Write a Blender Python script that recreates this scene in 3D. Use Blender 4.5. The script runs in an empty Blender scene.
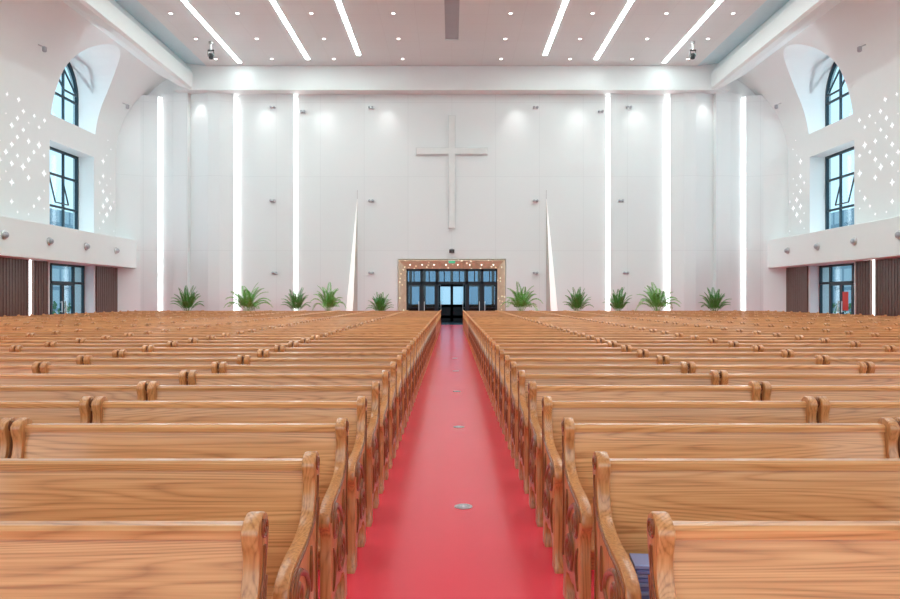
import bpy, bmesh, math, random
from mathutils import Vector, Matrix
random.seed(7)
PI = math.pi
S = bpy.context.scene
COL = S.collection
S.view_settings.view_transform = 'Standard'

# ------------------------------------------------------------------ helpers
def link(o, parent=None):
    COL.objects.link(o)
    if parent is not None: o.parent = parent
    return o
def obj(name, bm, mat, parent=None, loc=(0, 0, 0), smooth=None):
    me = bpy.data.meshes.new(name)
    bmesh.ops.recalc_face_normals(bm, faces=bm.faces[:])
    bm.to_mesh(me); bm.free()
    if isinstance(mat, (list, tuple)):
        for m in mat: me.materials.append(m)
    else: me.materials.append(mat)
    if smooth is not None:
        for p in me.polygons: p.use_smooth = True
        try: me.set_sharp_from_angle(angle=math.radians(smooth))
        except Exception: pass
    o = bpy.data.objects.new(name, me); o.location = loc
    return link(o, parent)
def thing(name, label, cat, loc=(0, 0, 0), rotz=0, group=None):
    o = bpy.data.objects.new(name, None); o.empty_display_size = .1
    link(o); o.location = loc; o.rotation_euler = (0, 0, rotz)
    o['label'] = label; o['category'] = cat
    if group: o['group'] = group
    return o
def tag(o, label, cat, group=None):
    o['label'] = label; o['category'] = cat
    if group: o['group'] = group
    return o
def struct(o, label=None, cat=None):
    o['kind'] = 'structure'
    if label: o['label'] = label
    if cat: o['category'] = cat
    return o
def dup(root, loc, rotz=None, label=None, sc=None):
    r = root.copy(); COL.objects.link(r); r.location = loc
    if rotz is not None: r.rotation_euler = (0, 0, rotz)
    if sc: r.scale = sc
    if label: r['label'] = label
    for ch in list(root.children):
        c = ch.copy(); COL.objects.link(c); c.parent = r
        for g in list(ch.children):
            d = g.copy(); COL.objects.link(d); d.parent = c
    return r
def box(bm, x0, x1, y0, y1, z0, z1, bev=0):
    vs = [bm.verts.new(p) for p in [(x0,y0,z0),(x1,y0,z0),(x1,y1,z0),(x0,y1,z0),(x0,y0,z1),(x1,y0,z1),(x1,y1,z1),(x0,y1,z1)]]
    fs = [bm.faces.new([vs[i] for i in f]) for f in [(0,3,2,1),(4,5,6,7),(0,1,5,4),(1,2,6,5),(2,3,7,6),(3,0,4,7)]]
    if bev:
        es = list({e for f in fs for e in f.edges})
        bmesh.ops.bevel(bm, geom=es, offset=bev, segments=2, affect='EDGES', profile=.5)
    return vs
def bar(bm, p, q, w, t=None):
    p = Vector(p); q = Vector(q); t = t or w
    d = (q-p); L = d.length
    if L < 1e-6: return
    rot = d.to_track_quat('Z', 'Y').to_matrix().to_4x4()
    m = Matrix.Translation((p+q)/2) @ rot @ Matrix.Diagonal((w, t, L, 1))
    bmesh.ops.create_cube(bm, size=1, matrix=m)
def prism(bm, pts, axis, a, b, bev=0, seg=2):
    def mk(p, t):
        if axis == 'X': return (t, p[0], p[1])
        if axis == 'Y': return (p[0], t, p[1])
        return (p[0], p[1], t)
    v0 = [bm.verts.new(mk(p, a)) for p in pts]; v1 = [bm.verts.new(mk(p, b)) for p in pts]
    f0 = bm.faces.new(v0); f1 = bm.faces.new(v1[::-1])
    n = len(pts)
    for i in range(n): bm.faces.new([v0[i], v1[i], v1[(i+1) % n], v0[(i+1) % n]])
    if bev:
        es = list(set(f0.edges) | set(f1.edges))
        bmesh.ops.recalc_face_normals(bm, faces=bm.faces[:])
        bmesh.ops.bevel(bm, geom=es, offset=bev, segments=seg, affect='EDGES', profile=.5)
def tube(bm, pts, rad, n=8, flat=None, caps=True):
    rings = []
    P = [Vector(p) for p in pts]
    for i, p in enumerate(P):
        d = (P[min(i+1, len(P)-1)] - P[max(i-1, 0)])
        d.normalize()
        up = Vector((1, 0, 0)) if abs(d.x) < .9 else Vector((0, 0, 1))
        u = d.cross(up).normalized(); v = d.cross(u).normalized()
        r = rad[i] if isinstance(rad, (list, tuple)) else rad
        ring = []
        for k in range(n):
            a = 2*PI*k/n
            off = u*math.cos(a)*r + v*math.sin(a)*r*(flat if flat else 1)
            ring.append(bm.verts.new(p+off))
        rings.append(ring)
    for i in range(len(rings)-1):
        for k in range(n):
            bm.faces.new([rings[i][k], rings[i][(k+1) % n], rings[i+1][(k+1) % n], rings[i+1][k]])
    if caps:
        bm.faces.new(rings[0][::-1]); bm.faces.new(rings[-1])
def lathe(bm, prof, n=24, c=(0, 0, 0), axis='Z'):
    rings = []
    for r, z in prof:
        ring = []
        for k in range(n):
            a = 2*PI*k/n
            if axis == 'Z': p = (c[0]+r*math.cos(a), c[1]+r*math.sin(a), c[2]+z)
            elif axis == 'X': p = (c[0]+z, c[1]+r*math.cos(a), c[2]+r*math.sin(a))
            else: p = (c[0]+r*math.cos(a), c[1]+z, c[2]+r*math.sin(a))
            ring.append(bm.verts.new(p))
        rings.append(ring)
    for i in range(len(rings)-1):
        for k in range(n):
            bm.faces.new([rings[i][k], rings[i][(k+1) % n], rings[i+1][(k+1) % n], rings[i+1][k]])
    bm.faces.new(rings[0]); bm.faces.new(rings[-1])
def catmull(pts, n=5):
    out = []; L = len(pts)
    for i in range(L-1):
        p0 = pts[max(i-1, 0)]; p1 = pts[i]; p2 = pts[i+1]; p3 = pts[min(i+2, L-1)]
        for k in range(n):
            t = k/n
            out.append(tuple(.5*((2*p1[j])+(-p0[j]+p2[j])*t+(2*p0[j]-5*p1[j]+4*p2[j]-p3[j])*t*t+(-p0[j]+3*p1[j]-3*p2[j]+p3[j])*t**3) for j in range(len(p1))))
    out.append(tuple(pts[-1])); return out

# ------------------------------------------------------------------ materials
def newmat(name):
    m = bpy.data.materials.new(name); m.use_nodes = True
    nt = m.node_tree; return m, nt, nt.nodes['Principled BSDF']
def plain(name, col, rough=.5, metal=0, noise=.04, spec=.5, coat=0, glow=0):
    m, nt, b = newmat(name)
    tc = nt.nodes.new('ShaderNodeTexCoord'); n = nt.nodes.new('ShaderNodeTexNoise'); n.inputs['Scale'].default_value = 3
    r = nt.nodes.new('ShaderNodeValToRGB')
    r.color_ramp.elements[0].color = (*[c*(1-noise) for c in col], 1); r.color_ramp.elements[1].color = (*[min(1, c*(1+noise)) for c in col], 1)
    nt.links.new(tc.outputs['Object'], n.inputs['Vector']); nt.links.new(n.outputs['Fac'], r.inputs['Fac']); nt.links.new(r.outputs['Color'], b.inputs['Base Color'])
    b.inputs['Roughness'].default_value = rough; b.inputs['Metallic'].default_value = metal
    b.inputs['Specular IOR Level'].default_value = spec; b.inputs['Coat Weight'].default_value = coat
    if glow:
        b.inputs['Emission Color'].default_value = (*col, 1); b.inputs['Emission Strength'].default_value = glow
    return m
def emit(name, col, st):
    m, nt, b = newmat(name); nt.nodes.remove(b)
    e = nt.nodes.new('ShaderNodeEmission'); e.inputs[0].default_value = (*col, 1); e.inputs[1].default_value = st
    nt.links.new(e.outputs[0], nt.nodes['Material Output'].inputs[0]); return m
def panelled(name, col, line, axes, bw, bh, rough=.5, mortar=.012, off=0.0):
    m, nt, b = newmat(name)
    tc = nt.nodes.new('ShaderNodeTexCoord'); sp = nt.nodes.new('ShaderNodeSeparateXYZ'); cb = nt.nodes.new('ShaderNodeCombineXYZ')
    br = nt.nodes.new('ShaderNodeTexBrick')
    nt.links.new(tc.outputs['Object'], sp.inputs[0])
    nt.links.new(sp.outputs[axes[0]], cb.inputs[0]); nt.links.new(sp.outputs[axes[1]], cb.inputs[1])
    nt.links.new(cb.outputs[0], br.inputs['Vector'])
    br.inputs['Scale'].default_value = 1; br.inputs['Brick Width'].default_value = bw; br.inputs['Row Height'].default_value = bh
    br.inputs['Mortar Size'].default_value = mortar; br.inputs['Mortar Smooth'].default_value = .3; br.offset = off
    br.inputs['Color1'].default_value = (*col, 1); br.inputs['Color2'].default_value = (*[c*.985 for c in col], 1); br.inputs['Mortar'].default_value = (*line, 1)
    nt.links.new(br.outputs['Color'], b.inputs['Base Color']); b.inputs['Roughness'].default_value = rough
    return m
def wood(name, cols, vertical=False, rough=.3, sc=1.0, wt=.78):
    m, nt, b = newmat(name); N = nt.nodes.new; K = nt.links.new
    tc = N('ShaderNodeTexCoord'); oi = N('ShaderNodeObjectInfo')
    mul = N('ShaderNodeMath'); mul.operation = 'MULTIPLY'; mul.inputs[1].default_value = 37.0; K(oi.outputs['Random'], mul.inputs[0])
    cb = N('ShaderNodeCombineXYZ'); 
    for i in range(3): K(mul.outputs[0], cb.inputs[i])
    add = N('ShaderNodeVectorMath'); add.operation = 'ADD'; K(tc.outputs['Object'], add.inputs[0]); K(cb.outputs[0], add.inputs[1])
    mp = N('ShaderNodeMapping'); K(add.outputs[0], mp.inputs[0])
    mp.inputs['Scale'].default_value = (.26*sc, 4.4*sc, 4.6*sc) if not vertical else (4.4*sc, 4.6*sc, .4*sc)
    nz = N('ShaderNodeTexNoise'); nz.inputs['Scale'].default_value = 1.1; nz.inputs['Detail'].default_value = 1.5; nz.inputs['Distortion'].default_value = .1; K(mp.outputs[0], nz.inputs['Vector'])
    m1 = N('ShaderNodeMath'); m1.operation = 'MULTIPLY'; m1.inputs[1].default_value = 200.0; K(nz.outputs['Fac'], m1.inputs[0])
    s = N('ShaderNodeMath'); s.operation = 'SINE'; K(m1.outputs[0], s.inputs[0])
    mr = N('ShaderNodeMapRange'); mr.inputs['From Min'].default_value = -1; K(s.outputs[0], mr.inputs['Value'])
    pw = N('ShaderNodeMath'); pw.operation = 'POWER'; pw.inputs[1].default_value = .45; K(mr.outputs[0], pw.inputs[0])
    mp2 = N('ShaderNodeMapping'); K(add.outputs[0], mp2.inputs[0]); mp2.inputs['Scale'].default_value = (1.0, 60, 60) if not vertical else (60, 60, 1.0)
    n2 = N('ShaderNodeTexNoise'); n2.inputs['Scale'].default_value = 1.5; n2.inputs['Detail'].default_value = 4; K(mp2.outputs[0], n2.inputs['Vector'])
    mx = N('ShaderNodeMix'); mx.inputs[0].default_value = wt; K(pw.outputs[0], mx.inputs[2]); K(n2.outputs['Fac'], mx.inputs[3])
    r = N('ShaderNodeValToRGB'); K(mx.outputs[0], r.inputs['Fac'])
    r.color_ramp.elements[0].position = .30; r.color_ramp.elements[0].color = (*cols[0], 1)
    r.color_ramp.elements[1].position = .74; r.color_ramp.elements[1].color = (*cols[2], 1)
    e = r.color_ramp.elements.new(.52); e.color = (*cols[1], 1)
    hv = N('ShaderNodeHueSaturation'); K(r.outputs['Color'], hv.inputs['Color'])
    v = N('ShaderNodeMapRange'); v.inputs['To Min'].default_value = .9; v.inputs['To Max'].default_value = 1.08; K(oi.outputs['Random'], v.inputs['Value']); K(v.outputs[0], hv.inputs['Value'])
    K(hv.outputs['Color'], b.inputs['Base Color'])
    b.inputs['Roughness'].default_value = rough; b.inputs['Coat Weight'].default_value = .4; b.inputs['Coat Roughness'].default_value = .15
    return m
OAKC = [(.45, .175, .056), (.67, .30, .108), (.79, .395, .16)]
M_oak = wood('oak_horizontal', OAKC)
M_oakv = wood('oak_vertical', [(c[0]*.88, c[1]*.82, c[2]*.74) for c in OAKC], vertical=True)
M_carve = wood('oak_carved', [(.15, .042, .013), (.23, .07, .02), (.30, .10, .03)], vertical=True)
M_white = plain('white_plaster', (.825, .86, .855), .6, noise=.01)
M_wallp = panelled('white_wall_panels', (.815, .85, .845), (.72, .75, .75), ('X', 'Z'), 2.72, 4.6, mortar=.012)
M_ceil = panelled('white_ceiling_panels', (.76, .81, .81), (.68, .72, .72), ('X', 'Y'), 1.8, 1.2, mortar=.010)
M_grey = plain('grey_channel', (.42, .44, .47), .6)
M_cove = plain('pale_blue_cove', (.56, .74, .80), .6, glow=.06)  # bluish cove light put into the colour, with a slight glow
M_strip = emit('white_light_strip', (.84, 1, .985), 29)
M_vstrip = emit('white_wall_strip', (.98, 1, 1), 5)
M_lamp = emit('downlight_glow', (1, .97, .92), 8)
M_perf = emit('daylight_perforation', (.93, .97, 1), 1.7)
M_dark = plain('dark_metal', (.012, .014, .02), .35, .4)
M_frame = plain('dark_window_metal', (.012, .035, .05), .4, .2)
M_silver = plain('brushed_silver', (.6, .6, .6), .3, .9)
M_black = plain('black_plastic', (.02, .02, .02), .4)
M_cross = plain('pale_stone', (.80, .82, .80), .6)
M_cross_shade = plain('cross_painted_edge_shade', (.70, .73, .72), .6)  # shade along the cross edges, painted as grey
M_fin_lit = plain('white_fin_painted_glow', (.95, .94, .90), .5, noise=.005, glow=.4)  # bright face of the fins: light painted in as emission
M_fin_shade = plain('fin_side_painted_shade', (.60, .58, .53), .5, noise=.01)  # darker face of the same fins: shade put into the colour
M_dwood = wood('dark_wall_wood', [(.06, .024, .016), (.105, .048, .034), (.15, .078, .056)], vertical=True, rough=.5)
M_leaf = plain('green_leaf', (.07, .30, .05), .45, noise=.5)
M_leaf2 = plain('fresh_green_leaf', (.14, .42, .07), .45, noise=.4)
M_pot = plain('ceramic_pot', (.55, .53, .5), .3)
M_soil = plain('soil', (.05, .03, .02), .9)
M_green = emit('green_exit_light', (.12, .6, .3), .9)
M_redp = plain('red_poster', (.65, .05, .04), .5)
M_blue = plain('blue_cover', (.17, .22, .50), .2)
M_blue2 = plain('pale_blue_cover', (.30, .38, .66), .2)
M_paper = plain('paper_pages', (.8, .8, .82), .7)
M_lobby = plain('dark_lobby_floor', (.02, .02, .025), .25)
M_lobw = plain('dark_lobby_wall', (.08, .09, .11), .5)
M_ground = plain('pale_paving', (.40, .42, .41), .8, noise=.15)
M_hedge = plain('hedge_leaves', (.08, .22, .10), .8, noise=.7)
M_brick = panelled('facade_panels', (.42, .52, .58), (.16, .26, .33), ('Y', 'Z'), 2.4, 3.0, mortar=.3)
def goldmat():
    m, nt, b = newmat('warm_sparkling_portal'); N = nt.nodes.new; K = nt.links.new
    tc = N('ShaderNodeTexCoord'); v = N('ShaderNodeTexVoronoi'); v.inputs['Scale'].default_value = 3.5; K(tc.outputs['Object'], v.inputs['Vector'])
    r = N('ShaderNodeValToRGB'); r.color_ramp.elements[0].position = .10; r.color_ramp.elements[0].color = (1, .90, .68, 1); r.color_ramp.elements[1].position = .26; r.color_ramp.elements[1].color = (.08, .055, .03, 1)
    K(v.outputs['Distance'], r.inputs['Fac']); K(r.outputs['Color'], b.inputs['Emission Color']); b.inputs['Emission Strength'].default_value = 1.2  # points of light and a faint glow painted into the surround
    n = N('ShaderNodeTexNoise'); n.inputs['Scale'].default_value = 3; K(tc.outputs['Object'], n.inputs['Vector'])
    r2 = N('ShaderNodeValToRGB'); r2.color_ramp.elements[0].position = .3; r2.color_ramp.elements[0].color = (.56, .47, .34, 1); r2.color_ramp.elements[1].position = .7; r2.color_ramp.elements[1].color = (.68, .60, .47, 1)
    K(n.outputs['Fac'], r2.inputs['Fac']); K(r2.outputs['Color'], b.inputs['Base Color']); b.inputs['Roughness'].default_value = .3
    return m
M_gold = goldmat()
def glassmat(name, tint, refl=.08):
    m, nt, b = newmat(name); nt.nodes.remove(b)
    t = nt.nodes.new('ShaderNodeBsdfTransparent'); t.inputs[0].default_value = (*tint, 1)
    g = nt.nodes.new('ShaderNodeBsdfGlossy'); g.inputs['Roughness'].default_value = .05
    x = nt.nodes.new('ShaderNodeMixShader'); x.inputs[0].default_value = refl
    nt.links.new(t.outputs[0], x.inputs[1]); nt.links.new(g.outputs[0], x.inputs[2]); nt.links.new(x.outputs[0], nt.nodes['Material Output'].inputs[0])
    return m
M_glass = glassmat('tinted_glass', (.72, .82, .87), .05)
M_dglass = glassmat('dark_tinted_glass', (.52, .62, .69), .04)
def floormat():
    m, nt, b = newmat('red_vinyl_floor'); N = nt.nodes.new; K = nt.links.new
    tc = N('ShaderNodeTexCoord'); n = N('ShaderNodeTexNoise'); n.inputs['Scale'].default_value = .6; n.inputs['Detail'].default_value = 4
    r = N('ShaderNodeValToRGB'); r.color_ramp.elements[0].color = (.89, .054, .085, 1); r.color_ramp.elements[1].color = (.93, .064, .10, 1)
    K(tc.outputs['Object'], n.inputs['Vector']); K(n.outputs['Fac'], r.inputs['Fac']); K(r.outputs['Color'], b.inputs['Base Color'])
    b.inputs['Roughness'].default_value = .21; b.inputs['Specular IOR Level'].default_value = .5
    n2 = N('ShaderNodeTexNoise'); n2.inputs['Scale'].default_value = 60; bp = N('ShaderNodeBump'); bp.inputs['Strength'].default_value = .02
    K(tc.outputs['Object'], n2.inputs['Vector']); K(n2.outputs['Fac'], bp.inputs['Height']); K(bp.outputs[0], b.inputs['Normal'])
    return m
M_floor = floormat()

# ------------------------------------------------------------------ room
YB = 43.75; YF = -9.0; PF = 43.45; ZC = 15.76
bm = bmesh.new(); box(bm, -21.4, 21.4, YF, YB, -.1, 0)
struct(obj('floor', bm, M_floor), 'red vinyl floor running down the central aisle', 'floor')
bm = bmesh.new()
box(bm, -21.4, -3.35, YB, YB+.4, 0, 16); box(bm, 3.35, 21.4, YB, YB+.4, 0, 16); box(bm, -3.35, 3.35, YB, YB+.4, 4.1, 16)
wall_back = struct(obj('wall_back', bm, M_white), 'tall white back wall behind the cross', 'wall')
bm = bmesh.new()
box(bm, -9.55, -3.35, PF, YB, 0, 14.3); box(bm, 3.35, 9.55, PF, YB, 0, 14.3); box(bm, -3.35, 3.35, PF, YB, 4.1, 14.3)
obj('wall_panel', bm, M_wallp, wall_back)
for s in (-1, 1):
    bm = bmesh.new(); prism(bm, [(s*9.8, YB), (s*9.8, PF-.15), (s*13.27, PF+.08), (s*13.27, YB)], 'Z', 0, 14.3)
    obj('wall_panel', bm, M_wallp, wall_back)
    bm = bmesh.new(); prism(bm, [(s*13.52, YB), (s*13.52, PF-.1), (s*14.3, PF-.38), (s*15, PF-.4), (s*16.2, PF-.05), (s*16.26, PF-.4), (s*17.2, PF-.3), (s*18.0, PF+.02), (s*18.0, YB)], 'Z', 0, 14.3)
    obj('wall_panel', bm, M_wallp, wall_back)
    bm = bmesh.new(); prism(bm, [(s*18.22, YB), (s*18.22, PF-.05), (s*19.2, PF-.3), (s*20.4, PF-1.0), (s*20.4, YB)], 'Z', 0, 14.2)
    obj('wall_panel', bm, M_wallp, wall_back)
k = 1
for x in (-18.1, -13.4, -9.68, 9.68, 13.4, 18.1):
    bm = bmesh.new(); box(bm, x-.085, x+.085, PF-.06, PF+.1, 0, 14.1)
    struct(obj('trim_%d' % k, bm, M_vstrip), 'glowing vertical light strip on the back wall', 'light strip'); k += 1
bm = bmesh.new(); box(bm, -16.9, 16.9, 42.5, YB, 14.3, 16)
struct(obj('trim_%d' % k, bm, M_white), 'white beam across the top of the back wall', 'beam'); k += 1
for s in (-1, 1):
    bm = bmesh.new(); prism(bm, [(s*15.75, 14.42), (s*15.9, 14.32), (s*16.5, 14.5), (s*17.2, 14.9), (s*17.9, 15.3), (s*17.9, 16), (s*16.2, 16), (s*15.75, 15.3)], 'Y', YF, 42.5)
    struct(obj('trim_%d' % k, bm, M_white), 'white beam along the ceiling edge', 'beam'); k += 1
CW = .36
bm = bmesh.new(); box(bm, -14.9, -CW, YF, 42.5, ZC, ZC+.2); box(bm, CW, 14.9, YF, 42.5, ZC, ZC+.2); box(bm, -CW, CW, 38.2, 42.5, ZC-.02, ZC+.2)
ceiling = struct(obj('ceiling', bm, M_ceil), 'flat white panelled ceiling with light strips', 'ceiling')
bm = bmesh.new(); box(bm, -CW, CW, YF, 38.2, ZC+.05, ZC+.3); obj('ceiling_channel', bm, M_grey, ceiling)
for s in (-1, 1):
    bm = bmesh.new(); prism(bm, [(s*14.9, ZC), (s*16.9, ZC+.25), (s*16.9, ZC+.4), (s*14.9, ZC+.2)], 'Y', YF, 42.5)
    obj('ceiling_cove', bm, M_cove, ceiling)
for X, ye in ((-12.7, 41.9), (-8.5, 41.3), (-5.4, 40.6), (5.4, 40.6), (8.5, 41.3), (12.7, 41.9)):
    bm = bmesh.new(); box(bm, X-.11, X+.11, 2, ye, ZC-.015, ZC+.02)
    obj('ceiling_light_strip', bm, M_strip, ceiling)

def vaultx(z):
    if z <= 10: return 20.4
    c = min(1, (z-10)/5.6); return 16.6+3.8*math.sqrt(max(0, 1-c*c))
WY0, WY1 = 35.5, 39.9
def cut(o, cutter):
    md = o.modifiers.new('b', 'BOOLEAN'); md.operation = 'DIFFERENCE'; md.object = cutter; md.solver = 'EXACT'
    bpy.context.view_layer.update()
    dg = bpy.context.evaluated_depsgraph_get()
    me = bpy.data.meshes.new_from_object(o.evaluated_get(dg))
    o.modifiers.clear(); o.data = me
    bpy.data.objects.remove(cutter)
def arch_pts(y0, y1, z0, zs, n=20):
    r = (y1-y0)/2; c = (y0+y1)/2
    return [(y0, z0), (y1, z0)] + [(c+r*math.cos(PI*i/n), zs+r*math.sin(PI*i/n)) for i in range(n+1)]
ZARCH = 13.0
for s, side in ((-1, 'left'), (1, 'right')):
    pts = [(s*20.4, 0)] + [(s*(16.6+3.8*math.cos(PI/2*i/28)), 10+5.6*math.sin(PI/2*i/28)) for i in range(29)] + [(s*16.6, 16), (s*21.6, 16), (s*21.6, 0)]
    bm = bmesh.new(); prism(bm, pts, 'Y', YF, YB)
    w = obj('wall_'+side, bm, M_white)
    bm = bmesh.new(); xs = (s*16.95, s*22.5)
    prism(bm, arch_pts(WY0, WY1, 11.0, ZARCH), 'X', min(xs), max(xs))
    c = obj('cut', bm, M_white); cut(w, c)
    for z0, z1 in ((5.3, 9.7), (-1, 3.5)):
        bm = bmesh.new(); box(bm, min(xs), max(xs), WY0, WY1, z0, z1); c = obj('cut', bm, M_white); cut(w, c)
    for p in w.data.polygons: p.use_smooth = True
    try: w.data.set_sharp_from_angle(angle=math.radians(25))
    except Exception: pass
    struct(w, 'white %s side wall curving into the ceiling' % side, 'wall')
    bm = bmesh.new(); rr = random.Random(3)
    def glyph(y, z, h):
        vs = []
        for i in range(8):
            a = PI/4*i; r_ = h if i % 2 == 0 else h*.24
            yy = y+r_*math.cos(a); zz = z+r_*math.sin(a)
            vs.append(bm.verts.new((s*(vaultx(zz)-.02), yy, zz)))
        ce = bm.verts.new((s*(vaultx(z)-.02), y, z))
        for i in range(8): bm.faces.new([vs[i], vs[(i+1) % 8], ce])
    for zone in ((25.0, 35.0), (40.4, 42.3)):
        j = 0; z = 5.7
        while z < 11.4:
            y = zone[0] + (.43 if j % 2 else 0)+.1
            edge = 1-abs((z-8.2)/3.4)
            while y < zone[1]:
                if rr.random() < .38+.45*edge: glyph(y, z, rr.choice((.06, .07, .11, .14) if edge < .45 else (.07, .12, .16, .2)))
                y += .86
            z += .44; j += 1
    obj('cross_shaped_perforations', bm, M_perf, w)
    bm = bmesh.new(); a, b_ = sorted((s*19.4, s*20.4)); box(bm, a, b_, YF, 43.15, 3.5, 5.22, .03)
    struct(obj('trim_%d' % k, bm, M_white), 'white balcony fascia along the %s wall' % side, 'balcony'); k += 1
    for (y0, y1) in ((22, 33.6), (33.95, 35.3), (40.05, 42.6)):
        bm = bmesh.new(); a, b_ = sorted((s*20.4, s*20.36)); box(bm, a, b_, y0, y1, .0, 3.5)
        y = y0
        while y < y1-.05:
            a, b_ = sorted((s*20.37, s*20.3)); box(bm, a, b_, y, min(y+.17, y1), 0, 3.5); y += .22
        obj('slatted_cladding', bm, M_dwood, w)
    bm = bmesh.new(); a, b_ = sorted((s*20.4, s*20.33)); box(bm, a, b_, 33.74, 33.82, 0, 3.5)
    obj('light_strip', bm, M_vstrip, w)
# windows
wn = 1
def bars(bm, X, segs, w=.09):
    for (y0, z0, y1, z1) in segs: bar(bm, (X, y0, z0), (X, y1, z1), w)
for s in (-1, 1):
    X = s*21.35; side = 'left' if s < 0 else 'right'; sgn = -s
    e = bpy.data.objects.new('window_%d' % wn, None); link(e); struct(e, 'arched dark framed window high on the %s wall' % side, 'window'); wn += 1
    r = (WY1-WY0)/2; c = (WY0+WY1)/2
    bm = bmesh.new(); ap = arch_pts(WY0+.05, WY1-.05, 11.05, ZARCH)
    for i in range(len(ap)): p = ap[i]; q = ap[(i+1) % len(ap)]; bar(bm, (X, p[0], p[1]), (X, q[0], q[1]), .15)
    third = (WY1-WY0)/3
    for yy in (WY0+third, WY1-third):
        bars(bm, X, [(yy, 11.1, yy, ZARCH+math.sqrt(r*r-(yy-c)**2))], .11)
    bars(bm, X, [(WY0, ZARCH-.3, WY1, ZARCH-.3)], .11)
    obj('window_frame', bm, M_frame, e)
    bm = bmesh.new(); prism(bm, ap, 'X', X+s*.03, X+s*.05); obj('window_pane', bm, M_glass, e)
    bm = bmesh.new(); ya, yb = WY0+third+.1, WY1-third-.1; zt, zb = ZARCH+1.4, ZARCH-.3; o1 = .8
    for yy in (ya, yb): bar(bm, (X, yy, zt), (X+sgn*o1, yy, zb), .08)
    bar(bm, (X+sgn*o1, ya, zb), (X+sgn*o1, yb, zb), .08); bar(bm, (X, ya, zt), (X, yb, zt), .08)
    obj('open_casement', bm, M_frame, e)
    e = bpy.data.objects.new('window_%d' % wn, None); link(e); struct(e, 'tall dark framed window midway up the %s wall' % side, 'window'); wn += 1
    bm = bmesh.new(); z0, z1 = 5.35, 9.65
    bars(bm, X, [(WY0+.06, z0, WY0+.06, z1), (WY1-.06, z0, WY1-.06, z1), (WY0, z0, WY1, z0), (WY0, z1, WY1, z1)], .15)
    bars(bm, X, [(WY0+third, z0, WY0+third, z1), (WY1-third, z0, WY1-third, z1), (WY0, 6.6, WY1, 6.6), (WY0, 8.3, WY1, 8.3)], .11)
    obj('window_frame', bm, M_frame, e)
    bm = bmesh.new(); a, b_ = sorted((X+s*.03, X+s*.05)); box(bm, a, b_, WY0, WY1, z0, z1); obj('window_pane', bm, M_glass, e)
    bm = bmesh.new()
    for yy in (ya, yb): bar(bm, (X, yy, 8.25), (X+sgn*.35, yy, 6.75), .06)
    bar(bm, (X+sgn*.35, ya, 6.75), (X+sgn*.35, yb, 6.75), .06)
    obj('open_casement', bm, M_frame, e)
for dn_, s in ((2, -1), (3, 1)):
    X = s*21.0; side = 'left' if s < 0 else 'right'
    e = bpy.data.objects.new('door_%d' % dn_, None); link(e); struct(e, 'dark framed glass side door under the %s balcony' % side, 'door')
    bm = bmesh.new(); q = (WY1-WY0)/4
    bars(bm, X, [(WY0, 3.45, WY1, 3.45), (WY0, 2.5, WY1, 2.5), (WY0+.05, 0, WY0+.05, 3.5), (WY1-.05, 0, WY1-.05, 3.5), (WY0+q, 0, WY0+q, 3.5), (WY1-q, 0, WY1-q, 3.5)], .13)
    obj('door_frame', bm, M_frame, e)
    for i in range(2):
        y0 = WY0+q+.07+i*(q); y1 = y0+q-.12
        bm = bmesh.new(); bars(bm, X, [(y0, .1, y1, .1), (y0, 2.4, y1, 2.4), (y0, .05, y0, 2.45), (y1, .05, y1, 2.45)], .11)
        lf = obj('door_leaf', bm, M_frame, e)
        bm = bmesh.new(); hy = y1-.12 if i == 0 else y0+.12; bar(bm, (X-s*.1, hy, .9), (X-s*.1, hy, 1.5), .04)
        bar(bm, (X, hy, .95), (X-s*.1, hy, .95), .03); bar(bm, (X, hy, 1.45), (X-s*.1, hy, 1.45), .03)
        obj('door_handle', bm, M_silver, lf)
    bm = bmesh.new(); a, b_ = sorted((X+s*.02, X+s*.04)); box(bm, a, b_, WY0, WY1, 0, 3.45); obj('door_glass', bm, M_glass, e)
    if s > 0:
        bm = bmesh.new(); box(bm, X-.1, X-.07, WY0+q+.35, WY0+q+.85, 1.0, 2.0)
        tag(obj('poster', bm, M_redp), 'red notice on the glass of the right side door', 'poster')

# ------------------------------------------------------------------ main entrance
e = bpy.data.objects.new('door_1', None); link(e); struct(e, 'main glass entrance doors under the cross', 'door')
bm = bmesh.new()
prism(bm, [(-3.3, PF-.1), (-3.24, PF-.1), (-2.85, 43.9), (-2.85, 44.3), (-3.3, 44.3)], 'Z', 0, 4.04)
prism(bm, [(3.3, PF-.1), (3.24, PF-.1), (2.85, 43.9), (2.85, 44.3), (3.3, 44.3)], 'Z', 0, 4.04)
prism(bm, [(PF-.1, 4.04), (PF-.1, 3.98), (43.9, 3.5), (44.3, 3.5), (44.3, 4.04)], 'X', -3.28, 3.28)
obj('door_surround', bm, M_gold, e)
for i in range(8):
    bm = bmesh.new(); x = -2.6+i*5.2/7; lathe(bm, [(.035, .02), (.035, -.02)], 12, (x, PF+.2, 3.74)); obj('recessed_lamp', bm, M_lamp, e)
YD = 44.0
bm = bmesh.new(); n = 6; w = 5.7/n
for i in range(n+1):
    x = -2.85+i*w
    if i == 3: continue
    bar(bm, (x, YD, 0), (x, YD, 3.5), .16)
bar(bm, (-2.85, YD, 3.43), (2.85, YD, 3.43), .16); bar(bm, (-2.85, YD, 2.62), (2.85, YD, 2.62), .16)
for i in range(n):
    x = -2.85+(i+.5)*w; bar(bm, (x, YD, 2.6), (x, YD, 3.5), .06)
obj('door_frame', bm, M_dark, e)
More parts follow.
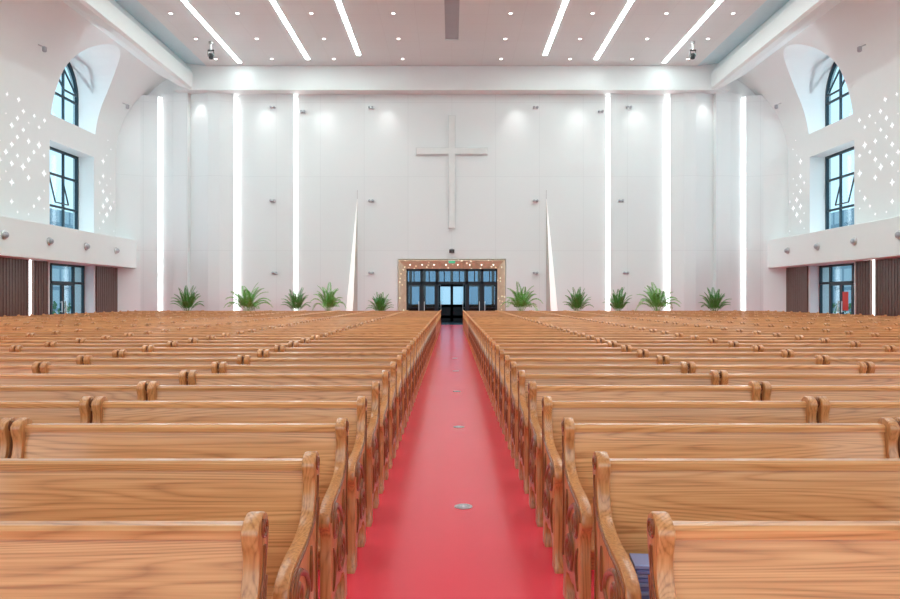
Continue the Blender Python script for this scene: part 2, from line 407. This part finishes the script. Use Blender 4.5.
for i in range(n):
    x0 = -2.85+i*w+.07; x1 = x0+w-.14
    op = i in (2, 3)
    hinge = x0 if i % 2 == 0 else x1
    bm = bmesh.new(); W = x1-x0; sg = 1 if i % 2 == 0 else -1
    def P(a, z): return (sg*a, 0, z)
    for (p, q) in ((P(0, .02), P(0, 2.52)), (P(W, .02), P(W, 2.52)), (P(0, .12), P(W, .12)), (P(0, 2.5), P(W, 2.5)), (P(0, 1.05), P(W, 1.05))): bar(bm, p, q, .14, .05)
    lf = obj('door_leaf', bm, M_dark, e, (hinge, YD, 0)); 
    if op: lf.rotation_euler = (0, 0, sg*math.radians(82))
    bm = bmesh.new(); a, b_ = sorted((0, sg*W)); box(bm, a, b_, -.01, .01, .1, 2.5); obj('pane', bm, M_dglass, lf)
    bm = bmesh.new(); hx = sg*(W-.1); bar(bm, (hx, -.09, .85), (hx, -.09, 1.45), .035); bar(bm, (hx, 0, .9), (hx, -.09, .9), .025); bar(bm, (hx, 0, 1.4), (hx, -.09, 1.4), .025)
    obj('door_handle', bm, M_silver, lf)
bm = bmesh.new(); box(bm, -2.85, 2.85, YD-.01, YD+.01, 2.65, 3.4); obj('transom_glass', bm, M_dglass, e)
bm = bmesh.new(); box(bm, -5, 5, YB, 51, -.1, -.001); struct(obj('floor', bm, M_lobby), 'dark polished lobby floor beyond the doors', 'floor')
bm = bmesh.new(); box(bm, -5, 5, YB+.4, 51, 4.3, 4.5); struct(obj('ceiling', bm, M_lobw), 'lobby ceiling beyond the doors', 'ceiling')
for s, nm in ((-1, 'wall_lobby_left'), (1, 'wall_lobby_right')):
    bm = bmesh.new(); a, b_ = sorted((s*5, s*5.2)); box(bm, a, b_, YB+.4, 51, 0, 4.5); struct(obj(nm, bm, M_lobw), 'lobby side wall beyond the doors', 'wall')
e = bpy.data.objects.new('window_%d' % wn, None); link(e); struct(e, 'dark mullioned lobby glazing beyond the doors', 'window'); wn += 1
bm = bmesh.new()
for i in range(11): bar(bm, (-5+i, 51, 0), (-5+i, 51, 4.3), .2)
for z in (.3, 1.1, 2.6, 4.2): bar(bm, (-5, 51, z), (5, 51, z), .2)
box(bm, -5, 5, 50.9, 51.1, 0, 1.2)
obj('window_frame', bm, M_dark, e)
bm = bmesh.new(); box(bm, -5, 5, 51.05, 51.07, 1.2, 4.3); obj('window_pane', bm, M_dglass, e)
# outside
bm = bmesh.new(); box(bm, -120, 120, -60, 160, -.4, -.15); struct(obj('ground', bm, M_ground), 'pale paving outside the hall', 'ground')
for s in (-1, 1):
    side = 'left' if s < 0 else 'right'
    bm = bmesh.new(); a, b_ = sorted((s*55, s*60)); box(bm, a, b_, 60, 110, -.15, 14)
    tag(obj('office_building', bm, M_brick), 'grey building outside beyond the %s windows' % side, 'building')
    bm = bmesh.new(); r2 = random.Random(5)
    for i in range(700):
        p = Vector((s*(25+r2.random()*1.2), 32+r2.random()*24, -.15+r2.random()*1.5)); a_ = r2.random()*6.28; d = Vector((math.cos(a_), math.sin(a_), r2.uniform(-.5, .5)))*.25; u = Vector((0, 0, .22))
        bm.faces.new([bm.verts.new(p), bm.verts.new(p+d*.5+u*.6), bm.verts.new(p+d), bm.verts.new(p+d*.5-u*.6)])
    tag(obj('hedge', bm, M_hedge), 'green hedge outside the %s side door' % side, 'hedge')

# ------------------------------------------------------------------ wall ornaments
def crosspts(h, e_):
    return [(-h, 6.0-e_), (h, 6.0-e_), (h, 10.76-h), (2.2+e_, 10.76-h), (2.2+e_, 10.76+h), (h, 10.76+h), (h, 12.95+e_), (-h, 12.95+e_), (-h, 10.76+h), (-2.2-e_, 10.76+h), (-2.2-e_, 10.76-h), (-h, 10.76-h)]
t = thing('wall_cross', 'large pale cross mounted high on the back wall above the doors', 'cross')
bm = bmesh.new(); prism(bm, crosspts(.23, .035), 'Y', PF-.12, PF); obj('cross_edge_shade', bm, M_cross_shade, t)  # added grey border that stands for shadow around the cross
bm = bmesh.new(); prism(bm, crosspts(.19, 0), 'Y', PF-.17, PF-.1, .02, 1); obj('cross_face', bm, M_cross, t)
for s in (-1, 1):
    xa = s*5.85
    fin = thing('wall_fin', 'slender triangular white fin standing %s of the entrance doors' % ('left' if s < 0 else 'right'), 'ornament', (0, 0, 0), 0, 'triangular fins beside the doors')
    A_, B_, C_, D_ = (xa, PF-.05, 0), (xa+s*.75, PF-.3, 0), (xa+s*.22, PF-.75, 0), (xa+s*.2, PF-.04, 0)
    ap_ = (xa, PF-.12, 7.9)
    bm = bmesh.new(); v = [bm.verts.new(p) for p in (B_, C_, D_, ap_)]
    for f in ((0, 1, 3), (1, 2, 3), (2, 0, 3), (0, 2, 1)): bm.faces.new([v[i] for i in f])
    obj('blade_painted_lit', bm, M_fin_lit, fin)
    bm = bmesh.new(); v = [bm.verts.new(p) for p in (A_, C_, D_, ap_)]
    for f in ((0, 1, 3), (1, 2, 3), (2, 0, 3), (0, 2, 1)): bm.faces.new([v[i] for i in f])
    obj('side_painted_shaded', bm, M_fin_shade, fin)
    bm = bmesh.new(); bar(bm, (xa, PF-.12, 7.8), (xa, PF-.12, 8.35), .035); obj('tip_rod', bm, M_silver, fin)

def wx(px): return (px-451.5)/16.1
def wz(py): return (298-py)/16.1+1.67
def mk_spot():
    t = thing('wall_spotlight', '', 'spotlight', (0, 0, 0), 0, 'small spotlights on the back wall')
    bm = bmesh.new(); box(bm, -.16, .16, -.06, 0, -.07, .07, .01); obj('mount', bm, M_silver, t)
    bm = bmesh.new(); lathe(bm, [(.05, -.22), (.075, -.2), (.08, -.08), (.05, -.05)], 14, (-.1, 0, 0), 'Y'); lathe(bm, [(.05, -.22), (.075, -.2), (.08, -.08), (.05, -.05)], 14, (.1, 0, 0), 'Y')
    obj('lamp_head', bm, M_grey, t, smooth=40); return t
pos = [(371, 108, 'upper left of the cross'), (535, 108, 'upper right of the cross'), (273, 108, 'top of the inner left side panel'), (628, 108, 'top of the inner right side panel'),
       (371, 201, 'mid height left of the cross'), (535, 201, 'mid height right of the cross'), (273, 201, 'mid height of the inner left side panel'), (620, 201, 'mid height of the inner right side panel'),
       (371, 273, 'low beside the left fin'), (535, 273, 'low beside the right fin'), (275, 273, 'low on the inner left side panel'), (625, 273, 'low on the inner right side panel'),
       (303, 112, 'top beside the left inner light strip'), (600, 112, 'top beside the right inner light strip')]
sp0 = mk_spot()
for i, (px, py, w_) in enumerate(pos):
    lab = 'small double wall spotlight, ' + w_
    y = PF if abs(wx(px)) < 9.5 else PF-.05
    if i == 0: sp0.location = (wx(px), y, wz(py)); sp0['label'] = lab
    else: dup(sp0, (wx(px), y, wz(py)), None, lab)
t = thing('security_camera', 'small dark security camera above the entrance doors', 'camera', (0, PF-.005, 4.55))
bm = bmesh.new(); box(bm, -.08, .08, -.08, 0, -.05, .2, .01); obj('bracket', bm, M_silver, t)
bm = bmesh.new(); box(bm, -.16, .16, -.4, -.08, -.1, .12, .03); obj('housing', bm, M_black, t)
t = thing('exit_sign', 'small green glowing exit sign on the lintel of the entrance', 'sign', (0, PF-.1, 3.80))
bm = bmesh.new(); box(bm, -.22, .22, -.06, 0, 0, .18, .01); obj('case', bm, M_silver, t)
bm = bmesh.new(); box(bm, -.2, .2, -.065, -.06, .02, .16); obj('lit_face', bm, M_green, t)
fx = None
for s in (-1, 1):
    for j, y in enumerate((30.3, 33.7, 37.1, 40.4)):
        lab = 'round wall speaker on the %s balcony fascia, %s from the back wall' % ('left' if s < 0 else 'right', ('fourth', 'third', 'second', 'first')[j])
        if fx is None:
            fx = thing('round_speaker', lab, 'speaker', (0, 0, 0), 0, 'round speakers on the balcony fascias')
            bm = bmesh.new(); lathe(bm, [(.2, 0), (.2, .05), (.17, .08), (.1, .09)], 24, (0, 0, 0), 'X'); obj('ring', bm, M_silver, fx, smooth=40)
            bm = bmesh.new(); lathe(bm, [(.13, .085), (.12, .16), (.06, .2), (.01, .21)], 20, (0, 0, 0), 'X'); obj('cone', bm, M_grey, fx, smooth=60)
            r_ = fx; r_.location = (s*19.4, y, 4.4); r_.rotation_euler = (0, 0, 0 if s < 0 else PI)
        else: dup(fx, (s*19.4, y, 4.4), 0 if s < 0 else PI, lab)
dl = None
OR = ['first', 'second', 'third', 'fourth', 'fifth', 'sixth', 'seventh', 'eighth', 'ninth', 'tenth', 'eleventh', 'twelfth', 'thirteenth', 'fourteenth', 'fifteenth', 'sixteenth', 'seventeenth', 'eighteenth', 'nineteenth', 'twentieth']
OR += ['twenty-'+o for o in OR[:9]] + ['thirtieth']
for cx, cn in ((-13.9, 'outside the outer left strip'), (-10.6, 'between the two outer left strips'), (-6.95, 'between the two inner left strips'), (-2.9, 'left of the centre channel'), (2.9, 'right of the centre channel'), (6.95, 'between the two inner right strips'), (10.6, 'between the two outer right strips'), (13.9, 'outside the outer right strip')):
    for j, y in enumerate((41.2, 38.0, 34.6)):
        lab = 'recessed ceiling downlight %s, %s from the back wall' % (cn, OR[j])
        if dl is None:
            dl = thing('ceiling_downlight', lab, 'ceiling light', (cx, y, ZC), 0, 'recessed downlights in the ceiling')
            bm = bmesh.new(); lathe(bm, [(.12, .0), (.12, -.03), (.095, -.035), (.085, 0)], 20); obj('trim_ring', bm, M_silver, dl)
            bm = bmesh.new(); lathe(bm, [(.085, -.01), (.085, -.025)], 20); obj('lens', bm, M_lamp, dl)
        else: dup(dl, (cx, y, ZC), None, lab)
for s in (-1, 1):
    t = thing('stage_light', 'small moving stage light hanging from the ceiling on the %s' % ('left' if s < 0 else 'right'), 'stage light', (s*13.25, 38.5, ZC), 0, 'hanging stage lights')
    bm = bmesh.new(); lathe(bm, [(.12, 0), (.12, -.10), (.035, -.12), (.035, -.45)], 14); obj('drop_rod', bm, M_silver, t)
    bm = bmesh.new(); box(bm, -.17, .17, -.04, .04, -.5, -.44); box(bm, -.17, -.14, -.04, .04, -.8, -.46); box(bm, .14, .17, -.04, .04, -.8, -.46); obj('yoke', bm, M_black, t)
    bm = bmesh.new(); lathe(bm, [(.07, -.64), (.12, -.66), (.12, -.9), (.09, -.95)], 16); obj('lamp_head', bm, M_black, t, smooth=40)
for s in (-1, 1):
    for j, (z, y) in enumerate(((13.3, 41.8), (13.6, 33.0))):
        X = s*(vaultx(z)-.02)
        t = thing('vault_spotlight', 'small spotlight on the %s curved vault, %s the arched window' % ('left' if s < 0 else 'right', ('behind', 'before')[j]), 'spotlight', (X, y, z))
        bm = bmesh.new(); bar(bm, (s*.1, 0, .05), (-s*.25, 0, -.1), .05); obj('arm', bm, M_silver, t)
        bm = bmesh.new(); lathe(bm, [(.05, .08), (.10, .05), (.10, -.13), (.07, -.17)], 14, (-s*.28, 0, -.16)); obj('lamp_head', bm, M_grey, t, smooth=40)

# ------------------------------------------------------------------ aisle floor markers
mk = None
for j, y in enumerate((5.6, 9.06, 12.5, 16.0, 19.4)):
    lab = 'round metal floor plate set in the red aisle, %s from the camera' % OR[j]
    if mk is None:
        mk = thing('floor_plate', lab, 'floor plate', (.075, y, 0), 0, 'round plates along the aisle')
        bm = bmesh.new(); lathe(bm, [(.072, 0), (.072, .004), (.055, .006), (.053, .004)], 28); obj('rim', bm, M_silver, mk)
        bm = bmesh.new(); lathe(bm, [(.052, .001), (.052, .005)], 28); obj('glass_disc', bm, M_grey, mk)
        bm = bmesh.new(); box(bm, -.03, .03, -.008, .008, .004, .0065); box(bm, -.008, .008, -.03, .03, .004, .0065); obj('centre_mark', bm, M_paper, mk)
    else: dup(mk, (.075, y, 0), None, lab)

# ------------------------------------------------------------------ pews
L = 1.845; T = .056; FS = 1.1
def fs(y): return y*FS if y < -.08 else y
front = [(.0, .985), (-.026, .955), (-.018, .915), (-.004, .87), (-.012, .81), (-.045, .75), (-.11, .71), (-.20, .69), (-.31, .68), (-.40, .66), (-.455, .62), (-.465, .57), (-.44, .53), (-.425, .47), (-.43, .36), (-.43, .24), (-.43, .12), (-.445, .05), (-.455, .03)]
front = [(fs(y), z) for y, z in front]
backp = [(.06, .03), (.05, .1), (.035, .3), (.03, .5), (.045, .68), (.075, .82), (.098, .90), (.102, .955), (.075, .992), (.04, 1.0)]
def profile(n):
    base = [(-.455, 0), (-.35, 0), (-.352, .03), (-.362, .07), (-.355, .13), (-.32, .175), (-.26, .195), (-.19, .18), (-.12, .195), (-.06, .175), (-.035, .13), (-.035, .07), (-.05, .03), (-.05, 0), (.06, 0)]
    return catmull(front, n) + [(fs(y), z) for y, z in base] + catmull(backp, n)
def spiral(cy, cz, r0, r1, turns, a0, x, n=26, d=1):
    cy = fs(cy)
    return [(x, cy+(r0+(r1-r0)*i/n)*math.cos(a0+d*turns*2*PI*i/n), cz+(r0+(r1-r0)*i/n)*math.sin(a0+d*turns*2*PI*i/n)) for i in range(n+1)]
def add_end(bm, x0, x1, n, bev=0): prism(bm, profile(n), 'X', x0, x1, bev, 2)
def add_back(bm):
    pts = [(-.045, .40), (-.02, .405), (.062, .945), (.036, .945)]
    prism(bm, pts, 'X', -L/2+T, L/2-T)
def make_pew():
    root = thing('church_pew', '', 'pew', (0, 0, 0), 0, 'oak pews in rows')
    bm = bmesh.new(); add_back(bm); obj('backrest', bm, M_oak, root)
    bm = bmesh.new(); prism(bm, [(.020, .922), (.078, .915), (.084, .95), (.075, .963), (.030, .963), (.018, .95)], 'X', -L/2+T, L/2-T, 0)
    obj('top_rail', bm, M_oak, root)
    bm = bmesh.new(); prism(bm, catmull([(-.035, .448), (-.18, .432), (-.36, .442), (-.43, .445), (-.448, .43), (-.43, .412), (-.36, .41), (-.035, .41)], 3), 'X', -L/2+T, L/2-T)
    obj('seat', bm, M_oak, root)
    bm = bmesh.new(); box(bm, -L/2+T, L/2-T, -.40, -.375, .32, .41); obj('seat_apron', bm, M_oak, root)
    bm = bmesh.new(); box(bm, -L/2+T, L/2-T, -.03, .0, .2, .28); obj('stretcher', bm, M_oak, root)
    for s in (-1, 1):
        bm = bmesh.new(); a, b_ = sorted((s*L/2, s*(L/2-T))); add_end(bm, a, b_, 4, .008)
        ep = obj('end_panel', bm, M_oakv, root, smooth=38)
        bm = bmesh.new(); x = s*(L/2+.002)
        def arc(pts, r0): tube(bm, [(x, fs(y), z) for y, z in catmull(pts, 5)], r0, 6, .8)
        tube(bm, spiral(-.315, .535, .09, .016, 1.5, .9, x, 34, 1), .014, 6, .8)
        tube(bm, spiral(-.16, .34, .10, .018, 1.6, 3.9, x, 38, 1), .014, 6, .8)
        arc([(-.262, .606), (-.19, .565), (-.15, .495), (-.19, .455), (-.24, .41), (-.257, .35), (-.225, .272)], .014)
        arc([(-.09, .64), (-.10, .58), (-.10, .50), (-.085, .45)], [.006+.009*math.sin(PI*i/15) for i in range(16)])
        arc([(-.38, .43), (-.35, .37), (-.355, .29), (-.38, .22)], [.006+.009*math.sin(PI*i/15) for i in range(16)])
        tube(bm, spiral(.045, .955, .036, .006, 1.6, 2.2, x, 24), .006, 6, .8)
        arc([(.04, .90), (.035, .84), (.01, .78), (-.045, .725), (-.13, .69), (-.24, .665), (-.35, .65), (-.425, .62), (-.44, .58)], .008)
        arc([(.03, .24), (.02, .4), (.012, .55), (.03, .7), (.055, .8)], .007)
        obj('carving', bm, M_carve, ep, smooth=60)
    return root
pew0 = make_pew(); used = False
PITCH = 1.875; NIND = 28; NALL = 43; npew = 0
def dn(n): return 2.19+.865*(n-1)
OUT = ['beside the aisle', 'second bench out', 'third bench out', 'fourth bench out', 'fifth bench out', 'sixth bench out', 'seventh bench out', 'eighth bench out', 'ninth bench out']
for n in range(1, NIND+1):
    d = dn(n); units = min(9, math.ceil((.65*d-.6)/PITCH))
    for s in (-1, 1):
        for u in range(units):
            loc = (s*(.605+L/2+u*PITCH), d-.045, 0)
            lab = 'oak pew %s of the red aisle, %s row from the camera, %s' % ('left' if s < 0 else 'right', OR[n-1], OUT[u])
            npew += 1
            if not used: pew0.location = loc; pew0['label'] = lab; used = True
            else:
                if n <= 12 or u == 0: dup(pew0, loc, None, lab)
                else:
                    r = pew0.copy(); COL.objects.link(r); r.location = loc; r['label'] = lab
                    for ch in list(pew0.children):
                        c = ch.copy(); COL.objects.link(c); c.parent = r
bm = bmesh.new()
for n in range(NIND+1, NALL+1):
    d = dn(n)-.045
    for s in (-1, 1):
        for u in range(9):
            cx = s*(.605+L/2+u*PITCH)
            start = len(bm.verts)
            box(bm, -L/2+T, L/2-T, .024, .08, .915, .963)
            add_back(bm)
            box(bm, -L/2+T, L/2-T, -.44, -.03, .41, .446)
            for s2 in (-1, 1):
                a, b_ = sorted((s2*L/2, s2*(L/2-T))); add_end(bm, a, b_, 1)
            bm.verts.ensure_lookup_table()
            for v in bm.verts[start:]: v.co.x += cx; v.co.y += d
o = obj('distant_pews', bm, M_oak); tag(o, 'distant rows of oak pews in front of the back wall', 'pews'); o['kind'] = 'stuff'

t = thing('booklet_bundle', 'bundle of blue covered booklets on a pew seat right of the aisle', 'booklets', (.82, dn(2)-.19, .447), 0)
for i in range(9):
    bm = bmesh.new(); box(bm, -.1, .1, -.07, .07, i*.017, i*.017+.015, .003); 
    o = obj('booklet', bm, M_blue if i % 2 else M_blue2, t); o.rotation_euler = (0, 0, random.uniform(-.1, .1))

# ------------------------------------------------------------------ palms
def frond(bm, az, length, elev, droop, nl, lw, ll):
    pts = []; p = Vector((0, 0, 0)); e_ = elev; N = 10
    for i in range(N+1):
        pts.append(p.copy()); d = Vector((math.cos(az)*math.cos(e_), math.sin(az)*math.cos(e_), math.sin(e_))); p = p+d*length/N; e_ -= droop/N*(.3+1.4*i/N)
    o_ = Vector((math.cos(az)*.05, math.sin(az)*.05, .65)); pts = [q+o_ for q in pts]
    tube(bm, pts, [.014*(1-.8*i/N) for i in range(N+1)], 4)
    for i in range(nl):
        t_ = .28+.72*i/(nl-1); f = t_*N; k_ = min(int(f), N-1); q = pts[k_].lerp(pts[k_+1], f-k_); d = (pts[k_+1]-pts[k_]).normalized()
        side = d.cross(Vector((0, 0, 1))).normalized()
        l_ = ll*math.sin(PI*(.15+.75*t_))
        for sg in (-1, 1):
            v = (side*sg*.85+d*.6+Vector((0, 0, .2))).normalized()
            tip = q+v*l_+Vector((0, 0, -l_*.3)); mid = q+v*l_*.5; wv = d*lw
            a = bm.verts.new(q); b = bm.verts.new(mid+wv*.5); c = bm.verts.new(tip); e2 = bm.verts.new(mid-wv*.5)
            bm.faces.new([a, b, c, e2])
def make_palm(name, label, seed, nf, length, emin, emax, dr, nl, lw, ll, mat, loc):
    r = random.Random(seed); t = thing(name, label, 'plant', loc, 0, 'potted palms along the back wall')
    bm = bmesh.new(); lathe(bm, [(.2, 0), (.24, .02), (.32, .45), (.33, .5), (.29, .5), (.28, .44)], 24); obj('pot', bm, M_pot, t, smooth=40)
    bm = bmesh.new(); lathe(bm, [(.28, .42), (.28, .46)], 20); obj('soil', bm, M_soil, t)
    bm = bmesh.new()
    for i in range(6):
        a = i*1.05; tube(bm, [(.04*math.cos(a), .04*math.sin(a), .45), (.06*math.cos(a), .06*math.sin(a), .9)], .02, 6)
    obj('stem', bm, M_leaf2, t)
    bm = bmesh.new()
    for i in range(nf):
        f = i/(nf-1)
        frond(bm, i*2.4+r.uniform(-.3, .3), length*r.uniform(.85, 1.08), emax-(emax-emin)*f, dr*(.5+.5*f)*r.uniform(.8, 1.2), nl, lw, ll)
    obj('foliage', bm, mat, t); return t
YP = 41.0; K = 700/YP
px_ = [(187, 1, 'bushy dark green palm furthest left along the back wall'), (247, 2, 'wide arching palm second from the left wall'), (296, 1, 'bushy palm at the foot of the left inner light strip'), (328, 2, 'arching palm between the left inner strip and left fin'),
       (380, 1, 'small bushy palm just left of the entrance'), (521, 2, 'arching palm just right of the entrance'), (577, 1, 'bushy palm between the right fin and right inner strip'), (618, 1, 'bushy palm just right of the right inner light strip'),
       (657, 2, 'wide arching palm at the foot of the middle right strip'), (714, 1, 'bushy palm furthest right along the back wall')]
A = make_palm('potted_palm', px_[0][2], 1, 26, 1.65, .8, 1.5, 1.4, 16, .07, .38, M_leaf, ((187-451.5)/K, YP, 0))
A.scale = (.66, .66, 1.04)
B = make_palm('potted_palm', px_[1][2], 2, 22, 1.95, .9, 1.52, 2.3, 20, .065, .44, M_leaf2, ((247-451.5)/K, YP, 0))
B.scale = (.84, .84, 1.0)
SC = {296: .62, 328: .64, 380: .56, 521: .74, 577: .62, 618: .60, 657: .80, 714: .66}
for i, (px, kind, lab) in enumerate(px_[2:]):
    sc = (SC[px], SC[px], .88 if px == 380 else 1.0)
    dup(A if kind == 1 else B, ((px-451.5)/K, YP, 0), i*1.3, lab, sc)

# ------------------------------------------------------------------ light
def lamp(kind, loc, energy, col=(1, .99, .97), rot=(0, 0, 0), **kw):
    l = bpy.data.lights.new(kind.lower()+'_lamp', kind); l.energy = energy; l.color = col
    for a, b in kw.items(): setattr(l, a, b)
    o = bpy.data.objects.new(kind.lower()+'_lamp', l); o.location = loc; o.rotation_euler = rot; COL.objects.link(o); return o
for x in (-15.6, -11.5, -7.8, -4, 4, 7.8, 11.5, 15.6):
    lamp('SPOT', (x, 42.7, 14.25), 120, rot=(math.radians(8), 0, 0), spot_size=math.radians(70), spot_blend=1, shadow_soft_size=.05)
for s in (-1, 1):
    for z, en in ((11.5, 300), (5.8, 230)):
        lamp('POINT', (s*20.7, 35.75, z), en, (.80, .93, 1), shadow_soft_size=.05)  # added lamps, kept out of view, to brighten the window reveals
w = bpy.data.worlds.new('sky'); S.world = w; w.use_nodes = True
bg = w.node_tree.nodes['Background']
sky = w.node_tree.nodes.new('ShaderNodeTexSky'); sky.sky_type = 'HOSEK_WILKIE'; sky.turbidity = 3; sky.sun_direction = (0.2, -.6, .75)
mixc = w.node_tree.nodes.new('ShaderNodeMix'); mixc.data_type = 'RGBA'; mixc.inputs[0].default_value = .85
w.node_tree.links.new(sky.outputs[0], mixc.inputs[6]); mixc.inputs[7].default_value = (.72, .92, 1, 1)
w.node_tree.links.new(mixc.outputs[2], bg.inputs[0]); bg.inputs[1].default_value = 2.3

cam = bpy.data.cameras.new('camera'); cam.lens = 28; cam.sensor_width = 36; cam.shift_x = -.0017; cam.shift_y = -.0017; cam.clip_end = 400
co = bpy.data.objects.new('camera', cam); co.location = (-.02, 0, 1.67); co.rotation_euler = (PI/2, 0, 0); COL.objects.link(co); S.camera = co
